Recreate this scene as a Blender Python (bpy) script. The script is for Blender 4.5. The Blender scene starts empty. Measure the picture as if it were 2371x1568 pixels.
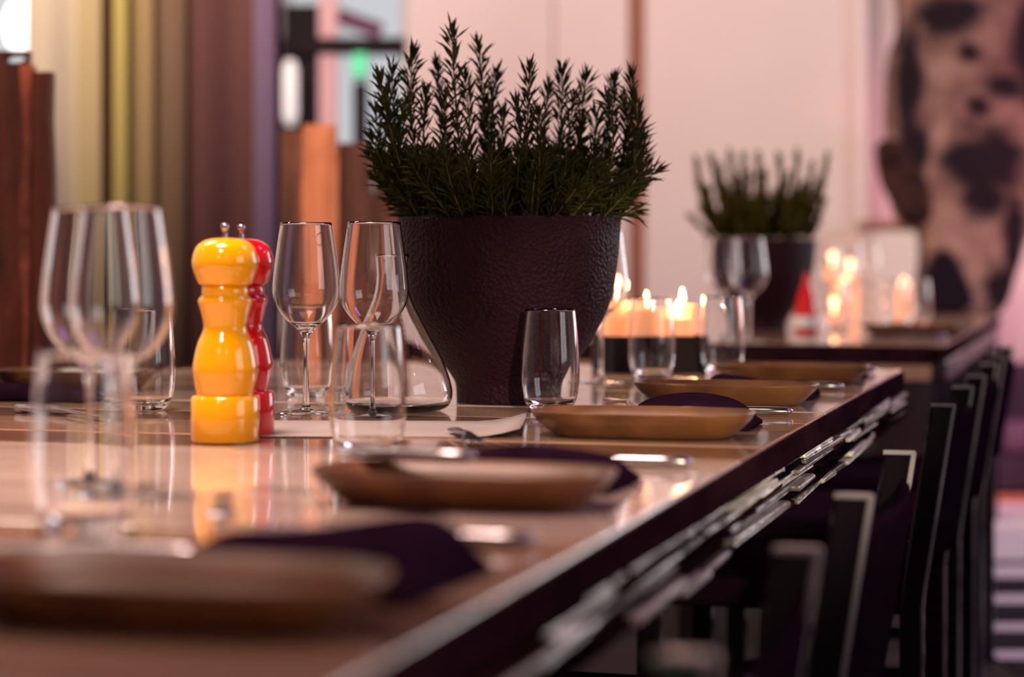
import bpy, bmesh, math, random
from mathutils import Vector, Matrix
random.seed(7)
R = math.radians
scene = bpy.context.scene
C = scene.collection

# ------------------------------------------------------------------ camera
# photograph 2371x1568, focal 5000 px, horizon at y = 590, eye 0.20 m above the table top
F, CX, HY, EYE, TZ = 5000.0, 1185.5, 590.0, 0.95, 0.75
cam_d = bpy.data.cameras.new('camera'); cam = bpy.data.objects.new('camera', cam_d); C.objects.link(cam)
cam.location = (0, 0, EYE); cam.rotation_euler = (R(90), 0, 0)
cam_d.sensor_width = 36.0; cam_d.lens = 36.0 * F / 2371.0
cam_d.shift_y = (HY - 784.0) / 2371.0
cam_d.clip_start = 0.05
cam_d.dof.use_dof = True; cam_d.dof.focus_distance = 2.63; cam_d.dof.aperture_fstop = 2.65
scene.camera = cam

# ------------------------------------------------------------------ world, exposure
w = bpy.data.worlds.new('world'); scene.world = w; w.use_nodes = True
bg = w.node_tree.nodes['Background']; bg.inputs[0].default_value = (0.93, 0.95, 1.0, 1); bg.inputs[1].default_value = 0.75
scene.view_settings.view_transform = 'Standard'; scene.view_settings.look = 'None'
scene.view_settings.gamma = 1.0; scene.view_settings.use_curve_mapping = False
scene.view_settings.exposure = 0.0
cy = scene.cycles
cy.max_bounces = 11; cy.transmission_bounces = 10; cy.glossy_bounces = 5; cy.diffuse_bounces = 3
cy.transparent_max_bounces = 16; cy.sample_clamp_indirect = 4.0; cy.blur_glossy = 0.5

def area(name, loc, target, size, sizey, power, col):
    l = bpy.data.lights.new(name, 'AREA'); l.shape = 'RECTANGLE'; l.size = size; l.size_y = sizey
    l.energy = power; l.color = col
    o = bpy.data.objects.new(name, l); C.objects.link(o); o.location = loc
    o.rotation_euler = (Vector(target) - Vector(loc)).to_track_quat('-Z', 'Y').to_euler()
    return o
def spot(name, loc, target, power, col, ang, blend=0.3, rad=0.03):
    l = bpy.data.lights.new(name, 'SPOT'); l.energy = power; l.color = col; l.spot_size = R(ang); l.spot_blend = blend
    l.shadow_soft_size = rad
    o = bpy.data.objects.new(name, l); C.objects.link(o); o.location = loc
    o.rotation_euler = (Vector(target) - Vector(loc)).to_track_quat('-Z', 'Y').to_euler()
    return o
# daylight of the big right-hand window, ceiling washes over the back wall, track spots above the table, added fills
area('window_daylight', (3.68, 6.6, 1.75), (0.6, 5.4, 0.8), 2.6, 1.7, 58, (0.98, 0.97, 1.0))
area('added_window_light', (3.68, 0.3, 1.75), (0.4, 1.6, 0.8), 2.0, 1.7, 26, (0.96, 0.95, 1.0))  # light of an unseen window, added for glints on the chair edges
area('wall_wash_light', (-0.9, 6.7, 3.45), (-0.5, 9.0, 1.3), 3.2, 0.4, 90, (1.0, 0.77, 0.71))
area('band_panel_wash_light', (-1.7, 4.0, 3.4), (-1.1, 6.0, 1.2), 1.2, 0.4, 135, (1.0, 0.84, 0.68))
area('ceiling_light', (-0.66, 2.05, 3.3), (-0.64, 2.02, 0), 0.7, 0.7, 15, (1.0, 0.68, 0.59)).data.spread = R(48)
area('purple_fill_light', (2.2, 3.4, 3.5), (1.6, 3.6, 0), 0.8, 1.6, 22, (0.55, 0.22, 1.0))  # added fill, tints the chairs and shadows purple
spot('magenta_spot_light', (2.9, 5.6, 3.3), (2.40, 8.9, 0.7), 330, (1.0, 0.20, 0.45), 44, 0.8, 0.1)
spot('track_spot_light_mill', (-0.75, 0.35, 2.75), (-0.40, 2.16, 0.86), 78, (1.0, 0.86, 0.74), 20, 0.35, 0.02)
spot('track_spot_light_mill_two', (-0.60, 0.30, 2.75), (-0.40, 2.16, 0.86), 38, (1.0, 0.86, 0.74), 20, 0.35, 0.02)
spot('fill_spot_dishes', (0.65, -1.2, 1.62), (0.24, 2.7, 0.77), 460, (1.0, 0.82, 0.56), 10, 0.6, 0.05)  # added frontal fill from behind the camera, brightens the dish sides
spot('track_spot_light_timber', (-0.5, 2.6, 3.2), (-0.42, 5.0, 1.1), 330, (1.0, 0.55, 0.32), 14, 0.5, 0.05)
spot('fill_spot_chair', (-1.2, 1.2, 3.2), (-0.85, 3.95, 0.95), 300, (1.0, 0.42, 0.26), 18, 0.5, 0.05)  # added fill, brightens the left timber chair
spot('pink_fill_spot', (1.2, -0.9, 2.7), (0.0, 1.15, 0.75), 55, (1.0, 0.30, 0.32), 24, 0.7, 0.08)  # added fill, reddens the near end of the table
spot('green_stage_light', (-1.3, -1.2, 2.4), (0.2, 3.0, 0.8), 8, (0.05, 1.0, 0.45), 50, 0.5, 0.05)

# ------------------------------------------------------------------ materials
def s2l(c):
    return tuple((v / 12.92 if v <= 0.04045 else ((v + 0.055) / 1.055) ** 2.4) for v in [x / 255.0 for x in c])
def mat(name, col, rough=0.5, metal=0.0, var=None, scale=8.0, stretch=(1, 1, 1), bump=0.0, bscale=None, coat=0.0, spec=0.5, detail=4.0):
    m = bpy.data.materials.new(name); m.use_nodes = True
    nt = m.node_tree; b = nt.nodes['Principled BSDF']
    col = tuple(col) + (1,)
    b.inputs['Base Color'].default_value = col; b.inputs['Roughness'].default_value = rough
    b.inputs['Metallic'].default_value = metal; b.inputs['Coat Weight'].default_value = coat
    b.inputs['Coat Roughness'].default_value = 0.04; b.inputs['Specular IOR Level'].default_value = spec
    if var or bump:
        tc = nt.nodes.new('ShaderNodeTexCoord'); mp = nt.nodes.new('ShaderNodeMapping')
        mp.inputs['Scale'].default_value = stretch; nt.links.new(tc.outputs['Object'], mp.inputs['Vector'])
        n = nt.nodes.new('ShaderNodeTexNoise'); n.inputs['Scale'].default_value = scale; n.inputs['Detail'].default_value = detail
        nt.links.new(mp.outputs[0], n.inputs['Vector'])
        if var:
            r = nt.nodes.new('ShaderNodeValToRGB')
            r.color_ramp.elements[0].position = 0.32; r.color_ramp.elements[1].position = 0.68
            r.color_ramp.elements[0].color = tuple(var) + (1,); r.color_ramp.elements[1].color = col
            nt.links.new(n.outputs['Fac'], r.inputs[0]); nt.links.new(r.outputs[0], b.inputs['Base Color'])
        if bump:
            n2 = n
            if bscale:
                n2 = nt.nodes.new('ShaderNodeTexNoise'); n2.inputs['Scale'].default_value = bscale; n2.inputs['Detail'].default_value = detail
                nt.links.new(mp.outputs[0], n2.inputs['Vector'])
            bp = nt.nodes.new('ShaderNodeBump'); bp.inputs['Strength'].default_value = bump; bp.inputs['Distance'].default_value = 0.01
            nt.links.new(n2.outputs['Fac'], bp.inputs['Height']); nt.links.new(bp.outputs[0], b.inputs['Normal'])
    return m
def glass_mat(name, col=(1, 1, 1), ior=1.45):
    m = bpy.data.materials.new(name); m.use_nodes = True; b = m.node_tree.nodes['Principled BSDF']
    b.inputs['Base Color'].default_value = tuple(col) + (1,); b.inputs['Transmission Weight'].default_value = 1.0
    b.inputs['Roughness'].default_value = 0.0; b.inputs['IOR'].default_value = ior
    return m
def pane_mat(name):
    m = bpy.data.materials.new(name); m.use_nodes = True; nt = m.node_tree
    nt.nodes.remove(nt.nodes['Principled BSDF'])
    t = nt.nodes.new('ShaderNodeBsdfTransparent'); g = nt.nodes.new('ShaderNodeBsdfGlossy'); g.inputs['Roughness'].default_value = 0.02
    x = nt.nodes.new('ShaderNodeMixShader'); x.inputs[0].default_value = 0.08
    nt.links.new(t.outputs[0], x.inputs[1]); nt.links.new(g.outputs[0], x.inputs[2])
    nt.links.new(x.outputs[0], nt.nodes['Material Output'].inputs[0])
    return m
def emit(name, col, strength):
    m = bpy.data.materials.new(name); m.use_nodes = True; b = m.node_tree.nodes['Principled BSDF']
    b.inputs['Base Color'].default_value = tuple(col) + (1,)
    b.inputs['Emission Color'].default_value = tuple(col) + (1,); b.inputs['Emission Strength'].default_value = strength
    return m
M = {}
M['glass'] = glass_mat('clear_glass')
M['pane'] = pane_mat('window_glass')
M['wall'] = mat('pale_plaster', (0.78, 0.64, 0.61), 0.8, var=(0.75, 0.61, 0.57), scale=1.5)
M['wallbrown'] = mat('brown_top_and_wall_shade', (0.30, 0.115, 0.07), 0.7)
M['dark'] = mat('dark_brown_paint', (0.012, 0.005, 0.008), 0.6, var=(0.008, 0.004, 0.006), scale=6, spec=0.15)
M['ceil'] = mat('dark_ceiling', (0.10, 0.06, 0.07), 0.9)
M['floor'] = mat('dark_floor', (0.022, 0.010, 0.015), 0.6, var=(0.014, 0.006, 0.010), scale=5, stretch=(1, 8, 1), spec=0.15)
M['lacquer'] = mat('black_chair_lacquer', (0.006, 0.003, 0.006), 0.16, spec=0.5)
M['upholstery'] = mat('dark_plum_upholstery', (0.012, 0.004, 0.010), 0.8, var=(0.008, 0.003, 0.007), scale=40, bump=0.2, bscale=300, spec=0.0)
M['yellow'] = mat('yellow_lacquer', s2l((250, 174, 2)), 0.12, coat=0.4, var=s2l((246, 168, 2)), scale=4)
M['red'] = mat('red_lacquer', s2l((214, 14, 14)), 0.12, coat=0.6, var=s2l((205, 10, 12)), scale=4)
M['steel'] = mat('brushed_steel', (0.46, 0.43, 0.45), 0.24, 1.0, var=(0.36, 0.34, 0.36), scale=60)
M['dish'] = mat('brown_stoneware', s2l((122, 80, 48)), 0.38, var=s2l((74, 44, 27)), scale=14, coat=0.0, spec=0.3)
M['napkin'] = mat('plum_napkin_cloth', (0.022, 0.008, 0.019), 0.9, var=(0.014, 0.005, 0.013), scale=30, bump=0.3, bscale=500, spec=0.0)
M['paper'] = mat('cream_paper', (0.33, 0.275, 0.25), 0.7, var=(0.29, 0.24, 0.215), scale=12)
M['potmat'] = mat('dark_woven_pot', (0.030, 0.009, 0.015), 0.5, var=(0.020, 0.006, 0.011), scale=9, spec=0.06)
M['soil'] = mat('dark_soil', (0.012, 0.008, 0.005), 0.95, bump=0.6, scale=80)
M['needle'] = mat('rosemary_needle', (0.062, 0.056, 0.009), 0.7, var=(0.018, 0.018, 0.004), scale=30, spec=0.15)
M['needle2'] = mat('far_rosemary_needle', (0.10, 0.082, 0.008), 0.7, var=(0.036, 0.032, 0.004), scale=30, spec=0.15)
M['stem'] = mat('rosemary_stem', (0.26, 0.23, 0.05), 0.6, var=(0.07, 0.05, 0.02), scale=20)
M['wax'] = mat('peach_candle_wax', (0.85, 0.45, 0.28), 0.5, var=(0.80, 0.40, 0.24), scale=20)
M['wax'].node_tree.nodes['Principled BSDF'].inputs['Subsurface Weight'].default_value = 0.4
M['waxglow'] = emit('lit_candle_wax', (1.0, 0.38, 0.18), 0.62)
M['flame'] = emit('candle_flame', (1.0, 0.70, 0.38), 9.0)
M['bulb'] = emit('sparkle_bulb_glow', (1.0, 0.90, 0.82), 26.0)
M['wick'] = mat('wick', (0.01, 0.01, 0.01), 0.9)
M['timber'] = mat('rough_red_timber', (0.12, 0.034, 0.020), 0.6, var=(0.035, 0.010, 0.008), scale=5, stretch=(6, 6, 0.8), bump=0.6, bscale=14)
M['timber2'] = mat('orange_lit_timber', (0.58, 0.22, 0.11), 0.6, var=(0.34, 0.11, 0.05), scale=5, stretch=(6, 6, 0.7), bump=0.5, bscale=14)  # orange light on the board is put into its colour
M['timber3'] = mat('lit_gap_timber', (0.40, 0.12, 0.06), 0.6, var=(0.10, 0.03, 0.018), scale=3, stretch=(4, 4, 2.2), bump=0.5, bscale=14)  # board colour stands in for the lit gap between two boards
M['rail'] = mat('dark_edge_rail', (0.030, 0.010, 0.014), 0.55, var=(0.014, 0.005, 0.009), scale=7, stretch=(4, 1, 4), spec=0.0)
M['railb'] = mat('grey_edge_stone', (0.06, 0.05, 0.07), 0.3, var=(0.03, 0.022, 0.035), scale=18, bump=0.5)
for k, c in enumerate([(0.040, 0.014, 0.014), (0.022, 0.009, 0.012), (0.85, 0.80, 0.70), (0.012, 0.006, 0.009), (0.20, 0.17, 0.16)]):  # pale strips carry the edge highlights in their base colour
    M['strip%d' % k] = mat('edge_strip_%d' % k, c, (0.5, 0.5, 0.22, 0.4, 0.25)[k], var=tuple(x * 0.5 for x in c), scale=22, stretch=(2, 0.4, 2), bump=0.45, bscale=40, spec=(0.0, 0.0, 0.9, 0.0, 0.7)[k])
for k, c in enumerate([(0.58, 0.36, 0.25), (0.44, 0.26, 0.17), (0.76, 0.58, 0.48), (0.26, 0.14, 0.085)]):
    M['plank%d' % k] = mat('table_plank_%d' % k, c, 0.10, var=tuple(x * 0.66 for x in c), scale=4, stretch=(0.7, 9, 1), coat=0.55, bump=0.015, bscale=3)

# ------------------------------------------------------------------ helpers
def link(name, bm, material, parent=None, smooth=False, loc=(0, 0, 0), rotz=0, kind=None):
    me = bpy.data.meshes.new(name); bmesh.ops.recalc_face_normals(bm, faces=bm.faces); bm.to_mesh(me); bm.free()
    if smooth:
        for p in me.polygons: p.use_smooth = True
    me.materials.append(material)
    o = bpy.data.objects.new(name, me); C.objects.link(o); o.location = loc; o.rotation_euler = (0, 0, rotz)
    if parent: o.parent = parent
    if kind: o['kind'] = kind
    return o
def tag(o, label, cat, group=None):
    o['label'] = label; o['category'] = cat
    if group: o['group'] = group
    return o
def thing(name, label, cat, loc=(0, 0, 0), rotz=0, group=None):
    o = bpy.data.objects.new(name, None); C.objects.link(o); o.location = loc; o.rotation_euler = (0, 0, rotz)
    o.empty_display_size = 0.05
    return tag(o, label, cat, group)
def struct(name, bm, material, **k):
    o = link(name, bm, material, **k); o['kind'] = 'structure'; return o
def add_box(bm, x0, x1, y0, y1, z0, z1, bev=0.0, M4=None):
    vs = [bm.verts.new((x, y, z)) for x in (x0, x1) for y in (y0, y1) for z in (z0, z1)]
    fs = [(0, 1, 3, 2), (4, 6, 7, 5), (0, 4, 5, 1), (2, 3, 7, 6), (0, 2, 6, 4), (1, 5, 7, 3)]
    faces = [bm.faces.new([vs[i] for i in f]) for f in fs]
    if M4 is not None: bmesh.ops.transform(bm, matrix=M4, verts=vs)
    if bev > 0:
        es = list({e for f in faces for e in f.edges})
        bmesh.ops.bevel(bm, geom=es, offset=bev, segments=2, affect='EDGES', profile=0.5)
def box(*a, bev=0.0):
    bm = bmesh.new(); add_box(bm, *a, bev=bev); return bm
def catmull(pts, n=6):
    out = []
    P = [Vector(p) for p in pts]
    for i in range(len(P) - 1):
        p0 = P[max(i - 1, 0)]; p1 = P[i]; p2 = P[i + 1]; p3 = P[min(i + 2, len(P) - 1)]
        for k in range(n):
            t = k / n
            out.append(0.5 * ((2 * p1) + (-p0 + p2) * t + (2 * p0 - 5 * p1 + 4 * p2 - p3) * t * t + (-p0 + 3 * p1 - 3 * p2 + p3) * t ** 3))
    out.append(P[-1]); return out
def lathe(prof, segs=48, bm=None):
    bm = bm or bmesh.new(); rings = []
    for (r, z) in prof:
        if r < 1e-5: rings.append([bm.verts.new((0, 0, z))])
        else: rings.append([bm.verts.new((r * math.cos(2 * math.pi * k / segs), r * math.sin(2 * math.pi * k / segs), z)) for k in range(segs)])
    for a, b in zip(rings, rings[1:]):
        if len(a) == 1 and len(b) == 1: continue
        for k in range(segs):
            k2 = (k + 1) % segs
            if len(a) == 1: bm.faces.new((a[0], b[k], b[k2]))
            elif len(b) == 1: bm.faces.new((a[k], b[0], a[k2]))
            else: bm.faces.new((a[k], b[k], b[k2], a[k2]))
    return bm
def tube(bm, pts, radii, segs=8):
    pts = [Vector(p) for p in pts]; rings = []
    for i, p in enumerate(pts):
        d = (pts[min(i + 1, len(pts) - 1)] - pts[max(i - 1, 0)]).normalized()
        a = d.orthogonal().normalized() if abs(d.z) < 0.9 else Vector((1, 0, 0)); a = (a - d * a.dot(d)).normalized(); b = d.cross(a)
        r = radii[i] if isinstance(radii, (list, tuple)) else radii
        rings.append([bm.verts.new(p + a * (r * math.cos(2 * math.pi * k / segs)) + b * (r * math.sin(2 * math.pi * k / segs))) for k in range(segs)])
    for a, b in zip(rings, rings[1:]):
        for k in range(segs): bm.faces.new((a[k], b[k], b[(k + 1) % segs], a[(k + 1) % segs]))
    bm.faces.new(rings[0][::-1]); bm.faces.new(rings[-1])
def at(px, Y): return (px - CX) / F * Y
def zat(py, Y): return EYE - (py - HY) / F * Y
ANG = -R(15.4)                       # the tables run 15.4 degrees to the right of the view
E0 = Vector((0.173, 1.923, 0))       # a point on the right table edge; local x = outwards, local y = along the table
ex = Vector((math.cos(ANG), math.sin(ANG), 0)); ey = Vector((-math.sin(ANG), math.cos(ANG), 0))
def tl(x, t, z=TZ): return E0 + ex * x + ey * t + Vector((0, 0, z))
def copy_tree(o, parent=None):
    c = o.copy(); C.objects.link(c)
    if parent: c.parent = parent
    for ch in list(o.children): copy_tree(ch, c)
    return c

# ------------------------------------------------------------------ the room
YB = 9.0
struct('floor', box(-3.3, 3.7, -2.0, 9.4, -0.1, 0.0), M['floor'])
struct('ceiling', box(-3.3, 3.7, -2.0, 9.4, 3.6, 3.7), M['ceil'])
struct('wall_front', box(-3.3, 3.7, -2.1, -2.0, 0, 3.6), M['wall'])
bm = bmesh.new()
add_box(bm, -3.4, -3.3, -2.0, 9.4, 0, 3.6)
struct('wall_left', bm, M['wall'])
bm = bmesh.new()                                      # right wall with the big window opening
add_box(bm, 3.6, 3.75, -2.0, -0.8, 0, 3.6); add_box(bm, 3.6, 3.75, 1.4, 5.2, 0, 3.6); add_box(bm, 3.6, 3.75, 8.0, 9.4, 0, 3.6)
add_box(bm, 3.6, 3.75, -0.8, 1.4, 0, 0.85); add_box(bm, 3.6, 3.75, -0.8, 1.4, 2.65, 3.6)
add_box(bm, 3.6, 3.75, 5.2, 8.0, 0, 0.85); add_box(bm, 3.6, 3.75, 5.2, 8.0, 2.65, 3.6)
struct('wall_right', bm, M['wall'])
X = lambda px: at(px, YB)
Z = lambda py: zat(py, YB)
bm = bmesh.new()                                      # back wall, left: around two windows
add_box(bm, -3.3, -2.9, YB, YB + 0.2, 0, 3.6)
add_box(bm, X(100), X(648), YB, YB + 0.2, 0, 3.6)
add_box(bm, -2.9, X(100), YB, YB + 0.2, 0, 0.9); add_box(bm, -2.9, X(100), YB, YB + 0.2, 3.2, 3.6)
add_box(bm, X(648), X(942), YB, YB + 0.2, 0, 1.2); add_box(bm, X(648), X(942), YB, YB + 0.2, 3.2, 3.6)
add_box(bm, X(942), X(1278), YB, YB + 0.2, 0, 3.6)
struct('wall_back_left', bm, M['wall'])
struct('wall_back_middle', box(X(1284), X(1455), YB, YB + 0.2, 0, 3.6, bev=0.004), M['wall'])
struct('edge_line_1', box(X(1270), X(1292), YB + 0.03, YB + 0.3, 0, 3.6), M['wall'])
struct('wall_shade_strip', box(X(1450), X(1500), YB + 0.012, YB + 0.3, 0, 3.6), M['wallbrown'])  # brown colour stands in for shade in the wall reveal
struct('wall_back_right', box(X(1493), X(1985), YB - 0.02, YB + 0.2, 0, 3.6, bev=0.02), M['wall'])
struct('edge_line_3', box(X(1975), X(2004), YB - 0.06, YB + 0.1, 0, 3.6, bev=0.01), M['wall'])
struct('wall_back_alcove', box(X(1990), 3.7, YB + 0.12, YB + 0.3, 0, 3.6), M['wall'])
# windows
def window(name, x0, x1, z0, z1, y, fw=0.04, axis='x', mull=()):
    f = bmesh.new()
    B = (lambda a, b, c, d: add_box(f, a, b, y, y + 0.06, c, d)) if axis == 'x' else (lambda a, b, c, d: add_box(f, y, y + 0.06, a, b, c, d))
    B(x0, x1, z0, z0 + fw); B(x0, x1, z1 - fw, z1); B(x0, x0 + fw, z0 + fw, z1 - fw); B(x1 - fw, x1, z0 + fw, z1 - fw)
    for m in mull: B(m - fw / 2, m + fw / 2, z0 + fw, z1 - fw)
    o = struct(name, f, M['frame'])
    g = bmesh.new()
    if axis == 'x': add_box(g, x0 + fw, x1 - fw, y + 0.02, y + 0.03, z0 + fw, z1 - fw)
    else: add_box(g, y + 0.02, y + 0.03, x0 + fw, x1 - fw, z0 + fw, z1 - fw)
    link('pane', g, M['pane'], o)
    return o
M['frame'] = mat('grey_window_paint', (0.50, 0.50, 0.53), 0.5)
M['pinkpost'] = mat('pink_post_paint', (0.70, 0.42, 0.44), 0.6)
M['white'] = mat('white_enamel', (0.72, 0.70, 0.70), 0.4)
M['purple'] = mat('purple_awning', (0.16, 0.06, 0.12), 0.7)
window('window_1', -2.9, X(100), 0.9, 3.2, YB + 0.05, mull=(-2.35,))
window('window_3', 5.2, 8.0, 0.85, 2.65, 3.64, axis='y', mull=(6.13, 7.06))
window('added_highlight_window', -0.8, 1.4, 0.85, 2.65, 3.64, axis='y', mull=(0.3,))  # unseen window added to give the chair edges something bright to reflect
w2 = window('window_2', X(648), X(942), 1.2, 3.2, YB + 0.08, fw=0.03)
link('transom', box(X(650), X(936), YB + 0.04, YB + 0.14, Z(122), Z(84)), M['dark'], w2)
link('mullion', box(X(736), X(778), YB + 0.05, YB + 0.15, 1.23, 3.17), M['pinkpost'], w2)
link('shutter', box(X(654), X(735), YB + 0.07, YB + 0.09, Z(84), Z(6)), M['dark'], w2)
sh = link('shutter', box(X(651), X(735), YB + 0.07, YB + 0.09, 1.23, Z(118)), M['dark'], w2)
link('shutter', box(X(814), X(850), YB + 0.07, YB + 0.09, 1.23, Z(186)), M['dark'], w2)
wp = tag(link('paper_lantern', lathe([(0, Z(292)), (0.018, Z(292)), (0.031, Z(270)), (0.031, Z(165)), (0.018, Z(142)), (0, Z(142))], 24), emit('lantern_paper', (0.75, 0.72, 0.72), 0.55), smooth=True, loc=(X(675), YB - 0.05, 0)),
         'slim white lantern hanging against the dark window shutter', 'lantern')
link('cord', (lambda b: (tube(b, [(0, 0, Z(144)), (0, 0, 3.6)], 0.003, 6), b)[1])(bmesh.new()), M['dark'], wp)
ex_s = thing('exit_sign', 'small lit green sign below the dark window transom', 'sign', (X(834), YB - 0.03, Z(182)))
link('casing', box(-0.034, 0.034, 0, 0.04, 0, 0.108, bev=0.004), M['dark'], ex_s)
link('lit_panel', box(-0.029, 0.029, -0.004, 0.002, 0.006, 0.102), emit('green_sign_light', (0.10, 0.62, 0.30), 0.7), ex_s)
link('bracket', box(-0.006, 0.006, 0.035, 0.12, 0.09, 0.115), M['dark'], ex_s)
aw = bmesh.new(); add_box(aw, -0.10, 0.10, -0.01, 0.01, -0.035, 0.035, M4=Matrix.Rotation(R(20), 4, 'Y'))
bmesh.ops.translate(aw, verts=aw.verts, vec=(X(828), YB + 0.12, Z(48)))
link('awning', aw, M['purple'], w2)  # slanted purple awning from outside, attached to the window

# pale sideboard at the alcove, low dark sofa, striped rug
sb = thing('sideboard', 'pale pink sideboard with brown top against the back wall', 'sideboard', (X(2070), 8.55, 0))
sbx = 0.155
link('body', box(-sbx, sbx, 0, 0.45, 0.60, 1.05, bev=0.02), M['wall'], sb)
link('base', box(-sbx - 0.02, sbx + 0.02, -0.01, 0.45, 0.04, 0.605, bev=0.01), M['dark'], sb)
link('top', box(-sbx - 0.01, sbx - 0.02, -0.01, 0.45, 1.05, 1.085, bev=0.006), M['wallbrown'], sb)
for sx in (-1, 1): link('leg', box(sx * 0.12 - 0.015, sx * 0.12 + 0.015, 0.05, 0.1, 0, 0.05), M['dark'], sb)
M['sofa'] = mat('dark_purple_sofa', (0.045, 0.018, 0.045), 0.8, var=(0.03, 0.012, 0.03), scale=12)
M['cush'] = mat('lilac_seat_cushion', (0.13, 0.06, 0.12), 0.8)
so = thing('sofa', 'low dark purple sofa beyond the black chairs', 'sofa', (2.55, 8.58, 0))
link('base', box(-0.62, 0.62, 0, 0.5, 0.0, 0.16, bev=0.02), M['sofa'], so)
link('seat_cushion', box(-0.60, 0.60, -0.02, 0.40, 0.16, 0.27, bev=0.03), M['cush'], so)
link('backrest', box(-0.62, 0.62, 0.36, 0.52, 0.1, 0.50, bev=0.04), M['sofa'], so)
M['rugp'] = mat('pale_rug', (0.74, 0.58, 0.66), 0.9, var=(0.70, 0.54, 0.62), scale=30)
M['rugd'] = mat('dark_rug_stripe', (0.014, 0.008, 0.016), 0.9, spec=0.1)
M['rugo'] = mat('orange_rug_hem', (0.62, 0.18, 0.10), 0.9)
fy = lambda py: EYE * F / (py - HY)
rug = thing('rug', 'pale lilac rug with dark stripes and orange hem beside the chairs', 'rug', (1.90, 0, 0.0))
rx = 0.76
link('field', box(-rx, rx, 4.7, 8.30, 0.0, 0.004), M['rugp'], rug)
link('hem', box(-rx, rx, 8.22, 8.50, 0.0, 0.0046), M['rugo'], rug)
for a, b in ((1302, 1312), (1342, 1380), (1402, 1446), (1466, 1510), (1532, 1600)):
    link('stripe', box(-rx, rx, fy(b), fy(a), 0.002, 0.0052), M['rugd'], rug)

# hanging panels between the windows, bands of coloured light put into their colours
YD = 6.0
def light_band_panel(px0, px1, y, col, label, waves, amp):
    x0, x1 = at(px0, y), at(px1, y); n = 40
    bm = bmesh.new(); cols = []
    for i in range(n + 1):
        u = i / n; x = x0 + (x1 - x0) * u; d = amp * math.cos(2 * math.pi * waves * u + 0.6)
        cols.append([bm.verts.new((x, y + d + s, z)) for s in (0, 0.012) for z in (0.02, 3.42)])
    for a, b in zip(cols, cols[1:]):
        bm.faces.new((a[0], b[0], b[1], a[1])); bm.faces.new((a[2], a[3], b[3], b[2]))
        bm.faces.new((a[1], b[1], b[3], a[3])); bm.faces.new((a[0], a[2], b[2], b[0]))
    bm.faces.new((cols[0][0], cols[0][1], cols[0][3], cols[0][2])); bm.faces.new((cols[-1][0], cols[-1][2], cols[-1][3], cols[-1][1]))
    m = mat('light_band_tint', col, 0.85, var=tuple(c * 0.94 for c in col), scale=3, stretch=(4, 1, 0.5))
    return tag(link('light_band_panel', bm, m, smooth=True), label, 'curtain', 'light band panels')  # panels stand in for bands of coloured light, not curtains
DR = [(60, 182, 0.05, (0.62, 0.50, 0.38), 'wide beige painted-light panel beside the bright window', 1.0, 0.012),
      (176, 236, 0.02, (0.50, 0.38, 0.20), 'narrow tan painted-light panel next to the beige one', 0.5, 0.010),
      (228, 268, 0.09, (0.13, 0.050, 0.024), 'thin dark brown painted-shade panel between the tan and olive ones', 0.5, 0.006),
      (260, 296, 0.0, (0.48, 0.38, 0.12), 'thin olive yellow painted-light panel', 0.5, 0.012),
      (290, 356, 0.03, (0.36, 0.24, 0.11), 'light brown painted-light panel beside the olive yellow one', 0.5, 0.010),
      (350, 430, 0.05, (0.20, 0.115, 0.07), 'taupe painted-light panel behind the pepper mills', 0.6, 0.010),
      (424, 592, 0.07, (0.13, 0.046, 0.044), 'wide dark plum painted-light panel behind the pepper mills', 1.3, 0.010),
      (586, 638, 0.02, (0.19, 0.12, 0.21), 'narrow lilac painted-light panel beside the dark plum one', 0.5, 0.012),
      (632, 652, 0.06, (0.12, 0.035, 0.070), 'thin magenta plum painted-light panel at the end of the rail', 0.5, 0.006)]
for a, b, dy, c, l, wv, am in DR: light_band_panel(a, b, YD + dy, c, l, wv, am)
rl = bmesh.new(); tube(rl, [(at(40, YD), YD + 0.05, 3.43), (at(660, YD), YD + 0.05, 3.43)], 0.02, 10)
for xx in (at(80, YD), at(640, YD)): tube(rl, [(xx, YD + 0.05, 3.43), (xx, YD + 0.05, 3.6)], 0.01, 8)
tag(link('added_panel_rail', rl, M['dark']), 'added dark rail under the ceiling carrying the painted-light panels', 'rail')
# low dark bench along the painted-light panels
bn = thing('bench', 'low black bench with backrest in front of the painted-light panels', 'bench', (-1.22, 5.55, 0))
link('seat', box(-1.0, 1.0, -0.42, 0, 0.40, 0.46, bev=0.01), M['dark'], bn)
link('backrest', box(-1.0, 1.0, -0.05, 0, 0.44, 0.645, bev=0.008), M['dark'], bn)
for sx in (-0.9, 0.9):
    for sy in (-0.38, -0.06): link('leg', box(sx - 0.03, sx + 0.03, sy - 0.03, sy + 0.03, 0, 0.41), M['dark'], bn)
# glowing globe in the left window
gl = thing('pendant_lamp', 'bright white globe lamp hanging by the left window', 'lamp', (at(52, 7.5), 7.5, zat(60, 7.5)))
link('globe', lathe([(0.062 * math.sin(math.pi * k / 16), -0.10 * math.cos(math.pi * k / 16)) for k in range(17)], 32), emit('lamp_glow', (1, 0.96, 0.95), 2.2), gl, smooth=True)
cb = bmesh.new(); tube(cb, [(0, 0, 0.095), (0, 0, 3.6 - zat(60, 7.5))], 0.004, 6); link('cord', cb, M['dark'], gl)

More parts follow.
